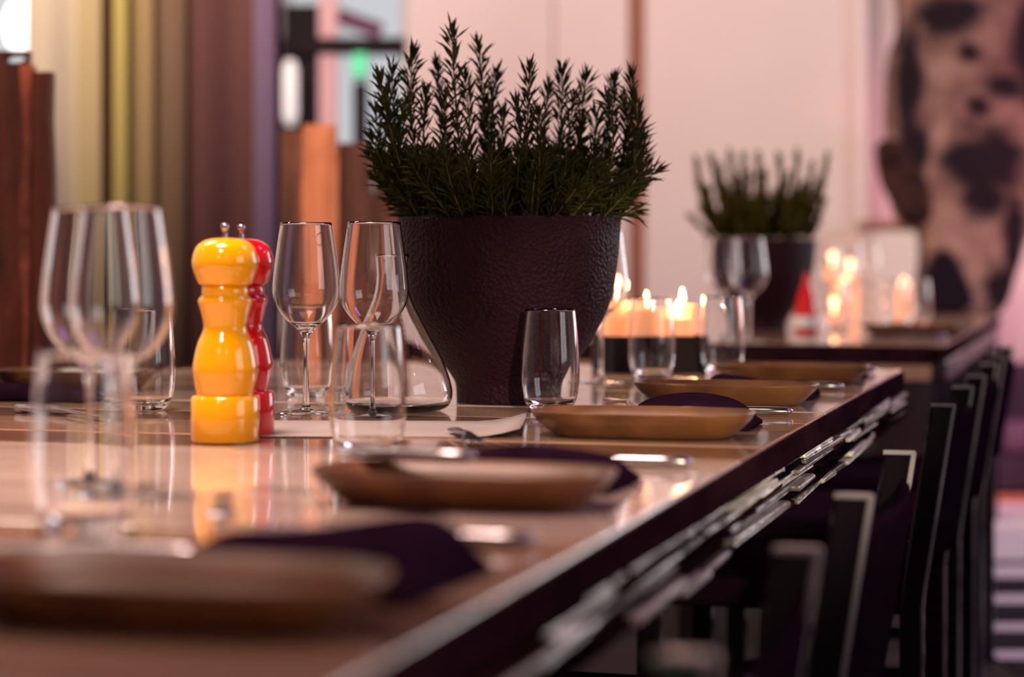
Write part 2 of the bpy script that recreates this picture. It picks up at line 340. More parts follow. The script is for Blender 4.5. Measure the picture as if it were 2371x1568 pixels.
for bx, by, bz, lab in ((-1.25, -0.6, 2.3, 'added sparkle bulb near the left wall and the table end'), (0.5, -1.1, 2.35, 'added sparkle bulb above the near table end'), (1.9, 1.3, 2.4, 'added sparkle bulb over the chairs by the added near right window'),
                        (2.5, 3.6, 2.3, 'added sparkle bulb between the right window and the added one'), (-2.3, 2.6, 2.2, 'added sparkle bulb beside the left wall'), (2.9, 7.7, 2.5, 'added sparkle bulb in the far right room corner')):
    pb = thing('added_sparkle_bulb', lab, 'lamp', (bx, by, bz), 0, 'added sparkle bulbs')  # unseen bulbs added for glints on glass and steel, and fill
    link('bulb', lathe([(0.045 * math.sin(math.pi * k / 12), -0.055 * math.cos(math.pi * k / 12)) for k in range(13)], 20), M['bulb'], pb, smooth=True)  # glowing part of the added sparkle bulb
    link('added_bulb_socket', lathe([(0, 0.045), (0.02, 0.045), (0.02, 0.10), (0, 0.10)], 16), M['dark'], pb)
    cb = bmesh.new(); tube(cb, [(0, 0, 0.095), (0, 0, 3.6 - bz)], 0.004, 6); link('cord', cb, M['dark'], pb)
# ------------------------------------------------------------------ the tables
def make_table(name, label, t0, t1, wdt, strips, seed, rows):
    rnd = random.Random(seed)
    T = thing(name, label, 'table', (E0.x, E0.y, 0), ANG)
    cuts = [t0]
    for c in rows: cuts.append(c[0])
    for k, (tb, pm) in enumerate(rows):
        dz = rnd.uniform(-0.0005, 0.0005)
        link('plank', box(-wdt + 0.03, 0.0005, cuts[k] + 0.0012, tb - 0.0012, TZ - 0.03 + dz, TZ + dz, bev=0.0015), M['plank%d' % pm], T)
    link('underlayer', box(-wdt + 0.02, -0.035, t0 + 0.01, t1 - 0.01, TZ - 0.078, TZ - 0.0305), M['dark'], T)
    link('edge_rail', box(-0.03, 0.003, t0, t1, TZ - 0.034, TZ - 0.0032, bev=0.0015), M['rail'], T)
    link('edge_rail', box(-wdt, -wdt + 0.03, t0, t1, TZ - 0.08, TZ + 0.0006, bev=0.0025), M['rail'], T)
    link('end_board', box(-wdt + 0.03, -0.03, t0 - 0.012, t0 + 0.01, TZ - 0.045, TZ - 0.002, bev=0.002), M['rail'], T)
    link('end_board', box(-wdt + 0.03, -0.03, t0 - 0.014, t0 + 0.01, TZ - 0.080, TZ - 0.046, bev=0.002), M['plank1'], T)
    if strips:
        z = TZ - 0.033
        while z > TZ - 0.083:
            h = rnd.uniform(0.0055, 0.009); t = t0 + rnd.uniform(-0.08, 0)
            while t < t1:
                L = rnd.uniform(0.06, 0.36)
                a, b = max(t, t0), min(t + L - 0.002, t1)
                if b - a > 0.02 and rnd.random() < 0.93:
                    out = rnd.uniform(-0.006, 0.009)
                    bm = bmesh.new(); add_box(bm, -0.036, out, a, b, z - h + 0.001, z - 0.0002, bev=0.0018)
                    rot = Matrix.Rotation(rnd.uniform(-0.02, 0.02), 4, 'Z'); piv = Vector((0, (a + b) / 2, 0))
                    bmesh.ops.transform(bm, matrix=Matrix.Translation(piv) @ rot @ Matrix.Translation(-piv), verts=bm.verts)
                    for v in bm.verts:
                        v.co.x += rnd.uniform(-0.0012, 0.0012); v.co.z += rnd.uniform(-0.0008, 0.0006)
                    link('edge_strip', bm, M['strip%d' % rnd.choice((0, 1, 2, 2, 3, 4, 4, 3))], T)
                t += L
            z -= h
    else:
        for k in range(9):
            a = t0 + (t1 - t0) * k / 9; b = t0 + (t1 - t0) * (k + 1) / 9
            link('edge_block', box(-0.036, rnd.uniform(-0.004, 0.004), a + 0.002, b - 0.002, TZ - 0.085, TZ - 0.033, bev=0.006), M['railb'], T)
    for tx in (-wdt + 0.28, -0.62):
        for tt in (t0 + 0.35, t1 - 0.35):
            link('leg', box(tx - 0.045, tx + 0.045, tt - 0.045, tt + 0.045, 0, TZ - 0.076, bev=0.006), M['dark'], T)
    return T
T1E = 1.916
make_table('dining_table', 'long glossy plank dining table with rough layered dark edge', -1.2, T1E, 1.25, True, 3,
    [(-1.02, 1), (-0.86, 0), (-0.70, 3), (-0.438, 0), (-0.128, 2), (0.19, 2), (0.33, 3), (0.52, 1), (0.66, 3), (0.84, 0), (1.02, 2), (1.20, 1), (1.40, 0), (1.56, 2), (1.74, 0), (T1E, 2)])
make_table('dining_table', 'second plank table beyond the gap, carrying the farther rosemary pot', 2.97, 5.45, 1.25, False, 5,
    [(3.15, 0), (3.40, 1), (3.62, 3), (3.90, 1), (4.2, 0), (4.5, 1), (4.8, 2), (5.1, 1), (5.45, 0)])

# ------------------------------------------------------------------ tableware
def glassware():
    g = {}
    op = catmull([(0.0045, 0.094), (0.010, 0.104), (0.0235, 0.116), (0.0365, 0.132), (0.0425, 0.150), (0.0415, 0.174), (0.0378, 0.204), (0.0325, 0.240)], 6)
    prof = [(0, op[0].y)] + [(p.x, p.y) for p in op]
    ip = [(max(p.x - 0.0013, 0), p.y + (0.004 if k < 6 else 0.0)) for k, p in enumerate(op)][::-1]
    prof += [(p[0], p[1]) for p in ip if p[1] > 0.113] + [(0.010, 0.1105), (0, 0.1095)]
    g['bowl'] = lathe(prof, 56)
    st = catmull([(0.0060, 0.0962), (0.0042, 0.088), (0.0036, 0.06), (0.0036, 0.03), (0.0050, 0.010), (0.010, 0.0042)], 5)
    g['stem'] = lathe([(0, 0.0962)] + [(p.x, p.y) for p in st] + [(0, 0.0042)], 20)
    g['foot'] = lathe([(0, 0.0042), (0.010, 0.0044), (0.022, 0.0026), (0.036, 0.0012), (0.0365, 0.0006), (0.036, 0), (0, 0)], 48)
    o = catmull([(0.022, 0), (0.0285, 0.005), (0.0345, 0.017), (0.0376, 0.040), (0.0372, 0.068), (0.0350, 0.100), (0.0323, 0.130)], 6)
    pr = [(0, 0)] + [(p.x, p.y) for p in o]
    inn = [(p.x - 0.0015, p.y) for p in o if p.y > 0.012][::-1] + [(0.022, 0.0085), (0.012, 0.007), (0, 0.0066)]
    g['tumbler'] = lathe(pr + inn, 56)
    c = catmull([(0.062, 0), (0.074, 0.008), (0.077, 0.028), (0.066, 0.062), (0.046, 0.100), (0.026, 0.140), (0.020, 0.170), (0.022, 0.200)], 6)
    pc = [(0, 0)] + [(p.x, p.y) for p in c]
    ic = [(p.x - 0.002, p.y) for p in c if p.y > 0.010][::-1] + [(0.06, 0.0075), (0, 0.006)]
    g['carafe'] = lathe(pc + ic, 56)
    return g
G = {}
for k, bm in glassware().items():
    me = bpy.data.meshes.new(k); bmesh.ops.recalc_face_normals(bm, faces=bm.faces); bm.to_mesh(me); bm.free()
    for p in me.polygons: p.use_smooth = True
    me.materials.append(M['glass']); G[k] = me
def inst(name, me, parent=None, loc=(0, 0, 0)):
    o = bpy.data.objects.new(name, me); C.objects.link(o); o.location = loc
    if parent: o.parent = parent
    return o
def wine_glass(px, Y, label, group='wine glasses'):
    t = thing('wine_glass', label, 'wine glass', (at(px, Y), Y, TZ + 0.0006), random.uniform(0, 6), group)
    inst('bowl', G['bowl'], t); inst('stem', G['stem'], t); inst('foot', G['foot'], t); return t
def tumbler(px, Y, label, group='water tumblers'):
    o = inst('water_tumbler', G['tumbler'], None, (at(px, Y), Y, TZ + 0.0006)); o.rotation_euler = (0, 0, random.uniform(0, 6))
    return tag(o, label, 'glass', group)
wine_glass(210, 1.88, 'wine glass behind the blurred tumbler, next to the rough timber chair')
wine_glass(281, 1.80, 'wine glass between the blurred tumbler and the yellow mill')
wine_glass(709, 2.72, 'wine glass right beside the red mill')
wine_glass(866, 2.66, 'wine glass directly behind the tumbler with bright base, before the pot')
wine_glass(1392, 3.37, 'wine glass half hidden behind the big rosemary pot, by the candles')
wine_glass(1734, 4.95, 'wine glass standing before the farther rosemary pot')
wine_glass(1672, 5.12, 'wine glass just behind another before the farther rosemary pot')
wine_glass(1918, 6.5, 'wine glass beside the red bottle on the second table')
wine_glass(1968, 6.3, 'wine glass in front of the floating candles on the second table')
wine_glass(2010, 6.7, 'wine glass beside the tall candle on the second table')
tumbler(195, 1.56, 'blurred tumbler standing before the pair of wine glasses')
tumbler(852, 2.15, 'tumbler with bright base standing before a wine glass and the carafe')
tumbler(1274, 2.76, 'tumbler in front of the big rosemary pot, touching distance from the dish')
tumbler(338, 2.78, 'tumbler partly hidden behind the wine glass next to the yellow mill')
tumbler(712, 3.02, 'tumbler behind the wine glass beside the red mill')
tumbler(1509, 3.47, 'tumbler in front of the lit candle tray')
tumbler(1672, 3.62, 'tumbler beside the candle tray, behind a brown dish')
tumbler(1935, 5.75, 'tumbler next to the red bottle on the second table')
tumbler(2075, 6.0, 'tumbler beside the dish on the second table')
tumbler(2125, 6.2, 'tumbler nearest the head sculpture on the second table')
ca = inst('carafe', G['carafe'], None, (at(908, 2.66 + 0.11), 2.77, TZ + 0.0006)); tag(ca, 'wide bottomed clear glass carafe beside the big rosemary pot', 'carafe')

# pepper mills
def mill(px, Y, m, label, turn):
    k = 2165.0
    t = thing('pepper_mill', label, 'pepper mill', (at(px, Y), Y, TZ + 0.0006), turn, 'pepper mills')
    h = lambda y: (1024 - y) / k
    r = lambda p: p / k
    base = [(0, 0), (r(75), 0), (r(78), h(1020)), (r(78.5), h(970)), (r(78), h(924)), (r(75), h(919)), (r(67), h(917)), (0, h(917))]
    link('base', lathe(base, 64), m, t, smooth=True)
    body = catmull([(r(64), h(918)), (r(67), h(905)), (r(73.5), h(872)), (r(73.5), h(845)), (r(64), h(800)), (r(51), h(768)), (r(50), h(752)), (r(57), h(720)), (r(62), h(703)), (r(61), h(695)), (r(54), h(686))], 6)
    link('body', lathe([(0, h(918))] + [(p.x, p.y) for p in body] + [(0, h(686))], 64), m, t, smooth=True)
    link('collar', lathe([(0, h(690)), (r(53), h(690)), (r(54), h(680)), (r(53), h(667)), (r(50), h(664)), (0, h(664))], 64), m, t, smooth=True)
    head = catmull([(r(50), h(664)), (r(62), h(657)), (r(74), h(625)), (r(75.5), h(602)), (r(66), h(574)), (r(44), h(558)), (r(15), h(553)), (0, h(553))], 7)
    link('head', lathe([(0, h(664))] + [(p.x, p.y) for p in head], 64), m, t, smooth=True)
    kn = catmull([(r(7), h(556)), (r(5.5), h(544)), (r(6.5), h(536)), (r(9.5), h(531)), (r(9.5), h(524)), (r(6), h(520)), (0, h(520))], 5)
    link('finial', lathe([(0, h(556))] + [(p.x, p.y) for p in kn], 24), M['steel'], t, smooth=True)
mill(521, 2.31, M['yellow'], 'glossy yellow pepper mill standing before the red one', 0.3)
mill(559.5, 2.395, M['red'], 'glossy red pepper mill standing behind the yellow one', 1.0)

# oblong stoneware dishes
def dish_mesh():
    rows = [(0, 0.0, 0.0), (0.0, 0.090, 0.038), (0.001, 0.097, 0.045), (0.006, 0.104, 0.050), (0.018, 0.117, 0.060), (0.026, 0.1225, 0.0655), (0.0285, 0.1225, 0.0655), (0.0285, 0.119, 0.062), (0.018, 0.111, 0.055), (0.010, 0.100, 0.046), (0.008, 0.09, 0.038), (0.008, 0, 0)]
    bm = bmesh.new(); rings = []; n = 64
    for h, a, b in rows:
        if a == 0: rings.append([bm.verts.new((0, 0, h))]); continue
        ring = []
        for k in range(n):
            th = 2 * math.pi * k / n; c, s = math.cos(th), math.sin(th); e = 2 / 3.2
            ring.append(bm.verts.new((a * math.copysign(abs(c) ** e, c), b * math.copysign(abs(s) ** e, s), h)))
        rings.append(ring)
    for A, B in zip(rings, rings[1:]):
        for k in range(n):
            k2 = (k + 1) % n
            if len(A) == 1: bm.faces.new((A[0], B[k], B[k2]))
            elif len(B) == 1: bm.faces.new((A[k], B[0], A[k2]))
            else: bm.faces.new((A[k], B[k], B[k2], A[k2]))
    return bm
bm = dish_mesh(); DM = bpy.data.meshes.new('dish'); bmesh.ops.recalc_face_normals(bm, faces=bm.faces); bm.to_mesh(DM); bm.free()
for p in DM.polygons: p.use_smooth = True
DM.materials.append(M['dish'])
def dish(x, t, label, z=TZ):
    o = inst('stoneware_dish', DM, None, tl(x, t, z + 0.0006)); o.rotation_euler = (0, 0, ANG + random.uniform(-0.02, 0.02)); return tag(o, label, 'dish', 'brown stoneware dishes')
def napkin(x, t, lx, ly, h, label, rz=0.0, seed=1, z=TZ):
    rnd = random.Random(seed); nx, ny = 22, 14; ph = [rnd.uniform(0, 6) for _ in range(4)]
    bm = bmesh.new(); top, bot = [], []
    for i in range(nx + 1):
        a, b = [], []
        for j in range(ny + 1):
            u, v = i / nx * 2 - 1, j / ny * 2 - 1
            edge = (1 - u ** 8) * (1 - v ** 6)
            hh = 0.004 + edge * (h * (0.72 + 0.2 * math.sin(2.2 * u + ph[0]) + 0.12 * math.sin(3 * v + ph[1] + u)) )
            wob = 0.006 * math.sin(3 * u + ph[2])
            a.append(bm.verts.new((u * lx / 2, v * ly / 2 + wob, hh))); b.append(bm.verts.new((u * lx / 2, v * ly / 2 + wob, 0.0)))
        top.append(a); bot.append(b)
    for i in range(nx):
        for j in range(ny):
            bm.faces.new((top[i][j], top[i + 1][j], top[i + 1][j + 1], top[i][j + 1])); bm.faces.new((bot[i][j], bot[i][j + 1], bot[i + 1][j + 1], bot[i + 1][j]))
    for i in range(nx):
        for j in (0, ny): bm.faces.new((top[i][j], bot[i][j], bot[i + 1][j], top[i + 1][j]))
    for j in range(ny):
        for i in (0, nx): bm.faces.new((top[i][j], top[i][j + 1], bot[i][j + 1], bot[i][j]))
    p = tl(x, t, z + 0.0008)
    return tag(link('napkin', bm, M['napkin'], smooth=True, loc=p, rotz=ANG + rz), label, 'napkin', 'plum napkins')
def knife_bm():
    bm = bmesh.new()
    # handle: flattened tube, rounded end
    n = 12; rings = []
    for s, wd, th in ((0, 0.004, 0.002), (0.006, 0.0095, 0.0052), (0.03, 0.010, 0.0056), (0.08, 0.0085, 0.005), (0.105, 0.006, 0.0034), (0.112, 0.008, 0.0022), (0.16, 0.0095, 0.0012), (0.205, 0.0085, 0.0010), (0.225, 0.003, 0.0008)):
        rings.append([bm.verts.new((-s, wd * math.cos(2 * math.pi * k / n), 0.0057 + th * math.sin(2 * math.pi * k / n))) for k in range(n)])
    for a, b in zip(rings, rings[1:]):
        for k in range(n): bm.faces.new((a[k], b[k], b[(k + 1) % n], a[(k + 1) % n]))
    bm.faces.new(rings[0]); bm.faces.new(rings[-1][::-1]); return bm
def fork_parts():
    bm = bmesh.new(); n = 10; rings = []
    for s, wd, z, th in ((0, 0.005, 0.004, 0.0018), (0.008, 0.0085, 0.0045, 0.003), (0.06, 0.006, 0.0060, 0.0026), (0.11, 0.0035, 0.0095, 0.0022), (0.125, 0.008, 0.0075, 0.0012), (0.145, 0.012, 0.0040, 0.001), (0.150, 0.012, 0.0036, 0.001)):
        rings.append([bm.verts.new((-s, wd * math.cos(2 * math.pi * k / n), z + th * math.sin(2 * math.pi * k / n))) for k in range(n)])
    for a, b in zip(rings, rings[1:]):
        for k in range(n): bm.faces.new((a[k], b[k], b[(k + 1) % n], a[(k + 1) % n]))
    bm.faces.new(rings[0]); bm.faces.new(rings[-1][::-1])
    t = bmesh.new(); tube(t, [(-0.148, 0, 0.0036), (-0.17, 0, 0.0030), (-0.192, 0, 0.0062)], [0.0013, 0.0012, 0.0007], 6)
    return bm, t
def mesh_of(bm, name, m):
    me = bpy.data.meshes.new(name); bmesh.ops.recalc_face_normals(bm, faces=bm.faces); bm.to_mesh(me); bm.free()
    for p in me.polygons: p.use_smooth = True
    me.materials.append(m); return me
KM = mesh_of(knife_bm(), 'knife', M['steel']); fb, ft = fork_parts(); FM = mesh_of(fb, 'fork', M['steel']); TM = mesh_of(ft, 'tine', M['steel'])
def knife(x, t, label, rz=0.0, z=TZ, ry=0.0):
    o = inst('knife', KM, None, tl(x, t, z + 0.0008)); o.rotation_euler = (0, ry, ANG + rz); return tag(o, label, 'knife', 'steel knives')
def fork(x, t, label, rz=0.0, z=TZ, ry=0.0):
    o = thing('fork', label, 'fork', tl(x, t, z + 0.0012), 0, 'steel forks'); o.rotation_euler = (0, ry, ANG + rz)
    inst('handle', FM, o)
    for k in range(4): inst('tine', TM, o, (0, (k - 1.5) * 0.0066, 0))
    return o
places = [(-0.150, -0.815, 'nearest the blurred tumbler', 'near'), (-0.153, -0.242, 'before the tumbler with bright base', ''),
          (-0.148, 0.429, 'beside the sharp tumbler', ''), (-0.147, 0.962, 'before the candle tray', ''), (-0.132, 1.474, 'at the far table end', '')]
for k, (x, t, wh, _) in enumerate(places):
    dish(x, t, 'oblong brown stoneware dish ' + wh)
    napkin(x + 0.022, t + 0.155, 0.19 if k == 0 else 0.155, 0.15 if k == 0 else 0.12, 0.036 if k == 0 else 0.032, 'folded plum napkin behind the dish ' + wh, rz=0.03 * (k - 2), seed=k + 2)
    knife(-0.030, t + (0.335 if k < 4 else 0.30), 'steel knife with handle towards the edge, behind the dish ' + wh, rz=0.02 * (k - 2))
    fx, ft_ = ((x - 0.20, t + 0.55), (x - 0.205, t + 0.645), (x - 0.155, t + 0.50), (x - 0.17, t + 0.48), (0, 0))[k]
    if k < 4: fork(fx, ft_, 'steel fork lying beyond the dish ' + wh, rz=R(112) + 0.05 * k)
knife(-0.21, -0.60, 'blurred steel knife lying beside the blurred tumbler', rz=0.05)
knife(-0.155, -0.205, 'steel knife resting on the dish before the tumbler with bright base', rz=-0.14, z=TZ + 0.0285)
dish(-0.117, 3.47, 'oblong brown stoneware dish on the second table near its corner')
knife(-0.03, 3.40, 'shiny steel knife beside the dish on the second table')
knife(-0.02, 3.30, 'shiny steel knife at the near corner of the second table', rz=0.2)
# setting on the other side of the long table
def wl(px, Y):
    p = Vector((at(px, Y), Y, 0)) - E0; return p.dot(ex), p.dot(ey)
x_, t_ = wl(175, 3.22); dish(x_, t_, 'oblong brown stoneware dish before the rough timber chair')
x_, t_ = wl(95, 2.98); napkin(x_, t_, 0.20, 0.10, 0.018, 'plum napkin before the dish by the rough timber chair', seed=9)
x_, t_ = wl(40, 2.74); knife(x_, t_, 'steel knife beside the plum napkin by the rough timber chair', rz=R(150))
# paper place mats
def paper(x, t, lx, ly, label, rz, curl=0.0, z=TZ):
    bm = bmesh.new(); nx, ny = 16, 8; rows = []
    for s in (0.0, 0.0006):
        rows.append([[bm.verts.new((lx * (i / nx - 0.5), ly * (j / ny - 0.5), s + curl * max(0, (i / nx - 0.8) / 0.2) ** 2 + 0.5 * curl * max(0, (j / ny - 0.75) / 0.25) ** 2)) for j in range(ny + 1)] for i in range(nx + 1)])
    b, a = rows
    for i in range(nx):
        for j in range(ny): bm.faces.new((a[i][j], a[i + 1][j], a[i + 1][j + 1], a[i][j + 1])); bm.faces.new((b[i][j], b[i][j + 1], b[i + 1][j + 1], b[i + 1][j]))
    for i in range(nx):
        for j in (0, ny): bm.faces.new((a[i][j], b[i][j], b[i + 1][j], a[i + 1][j]))
    for j in range(ny):
        for i in (0, nx): bm.faces.new((a[i][j], a[i][j + 1], b[i][j + 1], b[i][j]))
    return tag(link('paper_mat', bm, M['paper'], smooth=True, loc=tl(x, t, z + 0.0007), rotz=ANG + rz), label, 'paper', 'paper place mats')
x_, t_ = wl(905, 2.44); paper(x_, t_, 0.30, 0.16, 'creased cream paper mat between the red mill and the dish', 0.22, 0.010)

# ------------------------------------------------------------------ potted rosemary
def weave(m):
    nt = m.node_tree; b = nt.nodes['Principled BSDF']
    tc = nt.nodes.new('ShaderNodeTexCoord'); mp = nt.nodes.new('ShaderNodeMapping'); mp.inputs['Rotation'].default_value = (0, R(40), 0)
    nt.links.new(tc.outputs['Object'], mp.inputs[0])
    ck = nt.nodes.new('ShaderNodeTexVoronoi'); ck.inputs['Scale'].default_value = 190
    nt.links.new(mp.outputs[0], ck.inputs['Vector'])
    bp = nt.nodes.new('ShaderNodeBump'); bp.inputs['Strength'].default_value = 0.7; bp.inputs['Distance'].default_value = 0.004
    nt.links.new(ck.outputs['Distance'], bp.inputs['Height']); nt.links.new(bp.outputs[0], b.inputs['Normal'])
weave(M['potmat'])
def add_needle(bm, p, d, L, wd):
    d = d.normalized(); s = d.orthogonal().normalized(); u = d.cross(s)
    a = bm.verts.new(p); tip = bm.verts.new(p + d * L + Vector((0, 0, -0.002)))
    mid = p + d * (L * 0.5)
    q = [bm.verts.new(mid + s * wd), bm.verts.new(mid + u * wd * 0.7), bm.verts.new(mid - s * wd), bm.verts.new(mid - u * wd * 0.7)]
    for k in range(4): bm.faces.new((a, q[k], q[(k + 1) % 4])); bm.faces.new((tip, q[(k + 1) % 4], q[k]))
def sprig(parent, p0, p1, bend, nl, spread, rnd, dens, rs, mn, name='sprig', wd=0.0011):
    p0, p1 = Vector(p0), Vector(p1); mid = (p0 + p1) / 2 + Vector(bend)
    pts = [(1 - u) ** 2 * p0 + 2 * u * (1 - u) * mid + u * u * p1 for u in [k / 8 for k in range(9)]]
    bm = bmesh.new(); tube(bm, pts, [rs * (1 - 0.7 * k / 8) for k in range(9)], 5)
    st = link(name, bm, M['stem'], parent, smooth=True)
    L = (p1 - p0).length; n = max(4, int(L / dens)); nb = bmesh.new(); rot = rnd.uniform(0, 6)
    for k in range(n):
        u = 0.12 + 0.88 * (k + 0.5) / n; f = u * 8; i = min(int(f), 7); q = pts[i].lerp(pts[i + 1], f - i); d = (pts[i + 1] - pts[i]).normalized()
        a = d.orthogonal().normalized(); b = d.cross(a); rot += 1.57 + rnd.uniform(-0.8, 0.8)
        m = 3 if u > 0.9 else 2
        for s in range(m):
            th = rot + s * 2 * math.pi / m
            side = a * math.cos(th) + b * math.sin(th); k2 = spread * (0.55 if u > 0.93 else 1.0) * rnd.uniform(0.5, 1.5)
            add_needle(nb, q, d * math.cos(k2) + side * math.sin(k2), nl * rnd.uniform(0.6, 1.3) * (0.8 if u > 0.95 else 1), wd)
    link('needles', nb, mn, st, kind='stuff')
def pot_profile(s=1.0):
    o = catmull([(0.072, 0.0), (0.073, 0.022), (0.078, 0.034), (0.094, 0.058), (0.116, 0.092), (0.1375, 0.138), (0.1470, 0.190), (0.1515, 0.250)], 6)
    pr = [(0, 0)] + [(p.x * s, p.y * s) for p in o] + [(0.145 * s, 0.250 * s), (0.140 * s, 0.235 * s), (0.120 * s, 0.130 * s), (0, 0.125 * s)]
    return pr
def rosemary(px, Y, s, label, tips, fill, rnd, nl, spread, dens, mn, wd, zr):
    X0 = at(px, Y)
    t = thing('potted_rosemary', label, 'potted plant', (X0, Y, TZ + 0.0006), 0, 'potted rosemary')
    link('pot', lathe(pot_profile(s), 72), M['potmat'], t, smooth=True)
    sh = 0.238 * s
    link('soil', lathe([(0, 0.15 * s), (0.12 * s, 0.15 * s), (0.1395 * s, sh), (0.07 * s, sh + 0.004), (0, sh + 0.006)], 40), M['soil'], t, smooth=True)
    for (tx, ty, by) in tips:
        dy = rnd.uniform(-0.07, 0.07) * s; Yt = Y + dy
        p1 = Vector((at(tx, Yt) - X0, dy, zat(ty, Yt) - TZ - nl * 0.45))
        bx = (p1.x) * by
        bx = max(-0.12 * s, min(0.12 * s, bx)); p0 = Vector((bx, dy * 0.8, sh))
        sprig(t, p0, p1, (p1.x * 0.15 + rnd.uniform(-0.022, 0.022), 0, 0.01), nl, spread, rnd, dens, 0.0022 * s, mn, wd=wd)
    for _ in range(fill):
        th = rnd.uniform(0, 2 * math.pi); rr = 0.135 * s * math.sqrt(rnd.random()); hgt = zr * s * rnd.uniform(0.40, 1.0)
        p0 = Vector((rr * math.cos(th) * 0.95, rr * math.sin(th) * 0.95, sh)); lean = 0.30 + rnd.uniform(-0.1, 0.25)
        p1 = p0 + Vector((math.cos(th) * rr * lean + rnd.uniform(-0.02, 0.02), math.sin(th) * rr * lean + rnd.uniform(-0.02, 0.02), hgt))
        sprig(t, p0, p1, (rnd.uniform(-0.012, 0.012), rnd.uniform(-0.012, 0.012), 0), nl, spread, rnd, dens, 0.002 * s, mn, wd=wd)
    return t
rnd = random.Random(21)
tips1 = [(1045, 45, .75), (1108, 78, .7), (958, 100, .75), (908, 140, .75), (878, 160, .8), (1010, 130, .8), (1075, 150, .8), (1150, 150, .6), (1225, 138, .8), (1195, 215, .9), (1300, 140, .8), (1270, 185, .8),
         (1358, 155, .75), (1330, 200, .8), (1420, 165, .8), (1462, 155, .75), (1440, 215, .8), (1478, 250, .75), (1485, 300, .7), (1488, 350, .65), (1478, 420, .7), (1470, 470, .8), (870, 240, .75), (862, 300, .7), (880, 350, .7),
         (905, 420, .7), (925, 465, .8), (985, 190, .85), (940, 215, .8), (1130, 220, .8), (1165, 240, .9), (1245, 240, .9), (1380, 240, .85), (1405, 205, .8), (1030, 210, .85), (895, 200, .8), (1468, 200, .75), (1345, 270, .8)]
rosemary(1180, 2.93, 1.0, 'large rosemary bush in a dark tapered pot on the long table', tips1, 150, rnd, 0.0285, 0.62, 0.0040, M['needle'], 0.0021, 0.105)
tips2 = [(1612, 362, .6), (1645, 352, .6), (1690, 345, .7), (1722, 352, .7), (1755, 352, .8), (1802, 352, .7), (1845, 345, .65), (1880, 372, .65), (1915, 352, .6), (1618, 420, .6), (1668, 375, .7), (1770, 390, .8), (1825, 395, .7), (1895, 410, .6), (1735, 395, .8), (1705, 405, .8), (1860, 420, .7), (1640, 430, .7)]
rosemary(1762, 5.7, 0.96, 'blurred spiky rosemary bush in a dark tapered pot on the second table', tips2, 80, rnd, 0.024, 0.42, 0.0028, M['needle2'], 0.0036, 0.16)

# ------------------------------------------------------------------ candles
def candle(loc, r, h, label, group, lit=True, power=0.9):
    t = thing('pillar_candle', label, 'candle', loc, 0, group)
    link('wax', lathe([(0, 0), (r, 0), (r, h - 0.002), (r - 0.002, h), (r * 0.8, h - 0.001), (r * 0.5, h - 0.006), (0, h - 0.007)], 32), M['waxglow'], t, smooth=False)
    wb = bmesh.new(); tube(wb, [(0, 0, h - 0.008), (0.001, 0, h + 0.004)], 0.0008, 6); link('wick', wb, M['wick'], t)
    fl = link('flame', lathe([(0, h + 0.001), (0.0028, h + 0.004), (0.0045, h + 0.010), (0.0036, h + 0.018), (0.0015, h + 0.026), (0, h + 0.030)], 16), M['flame'], t, smooth=True)
    l = bpy.data.lights.new('candle_light', 'POINT'); l.energy = power; l.color = (1.0, 0.50, 0.24); l.shadow_soft_size = 0.012
    lo = bpy.data.objects.new('candle_light', l); C.objects.link(lo); lo.parent = t; lo.location = (0, 0, h + 0.036)
    return t
tr_c = Vector((at(1522, 3.72), 3.72, TZ + 0.0006))
tr = thing('candle_tray', 'long dark tray holding lit candles by the big pot', 'candle tray', tr_c, R(8))
link('floor_plate', box(-0.10, 0.07, -0.07, 0.07, 0, 0.012, bev=0.002), M['dark'], tr)
for sy in (-1, 1): link('side_panel', box(-0.10, 0.07, sy * 0.07 - 0.004, sy * 0.07 + 0.004, 0, 0.062, bev=0.0015), M['dark'], tr)
for sx in (-0.10, 0.07): link('end_panel', box(sx - 0.004, sx + 0.004, -0.066, 0.066, 0, 0.062, bev=0.0015), M['dark'], tr)
for px, dy, r, h, lab in ((1497, -0.028, 0.034, 0.095, 'front pillar candle with tall flame in the dark tray'), (1440, 0.025, 0.034, 0.105, 'pillar candle at the pot end of the dark tray'),
                          (1580, 0.030, 0.026, 0.100, 'pillar candle at the rear of the dark tray'), (1570, -0.034, 0.022, 0.080, 'small pillar candle at the open end of the dark tray')):
    Yc = 3.72 + dy + 0.0; candle((at(px, Yc), Yc, TZ + 0.0128), r, h, lab, 'candles in the dark tray')
for px, Y, r, h, zb, lab in ((1930, 6.9, 0.028, 0.16, 0, 'tall candle behind the wine glasses on the second table'), (1968, 6.95, 0.028, 0.135, 0, 'middle candle behind the wine glasses on the second table'),
                         (1955, 6.6, 0.028, 0.085, 0, 'short candle between the wine glasses on the second table'), (1930, 6.15, 0.026, 0.03, 0, 'low tealight beside the red bottle on the second table'),
                         (2092, 6.55, 0.024, 0.10, 0, 'candle beside the tumblers on the second table')):
    candle((at(px, Y), Y, TZ + 0.0008), r, h, lab, 'candles on the second table', power=0.6)

# red bottle with white label
bo = thing('bottle', 'small red tapered bottle with white label beside the farther pot', 'bottle', (at(1868, 5.56), 5.56, TZ + 0.0008))
link('body', lathe([(0, 0), (0.028, 0), (0.031, 0.004), (0.031, 0.05), (0.024, 0.09), (0.011, 0.125), (0.010, 0.135), (0, 0.135)], 32), M['red'], bo, smooth=True)
link('label_band', lathe([(0.0312, 0.012), (0.0318, 0.014), (0.0318, 0.038), (0.0312, 0.040)], 32), M['white'], bo, smooth=True)
link('cap', lathe([(0, 0.133), (0.009, 0.133), (0.007, 0.150), (0, 0.152)], 20), M['red'], bo, smooth=True)

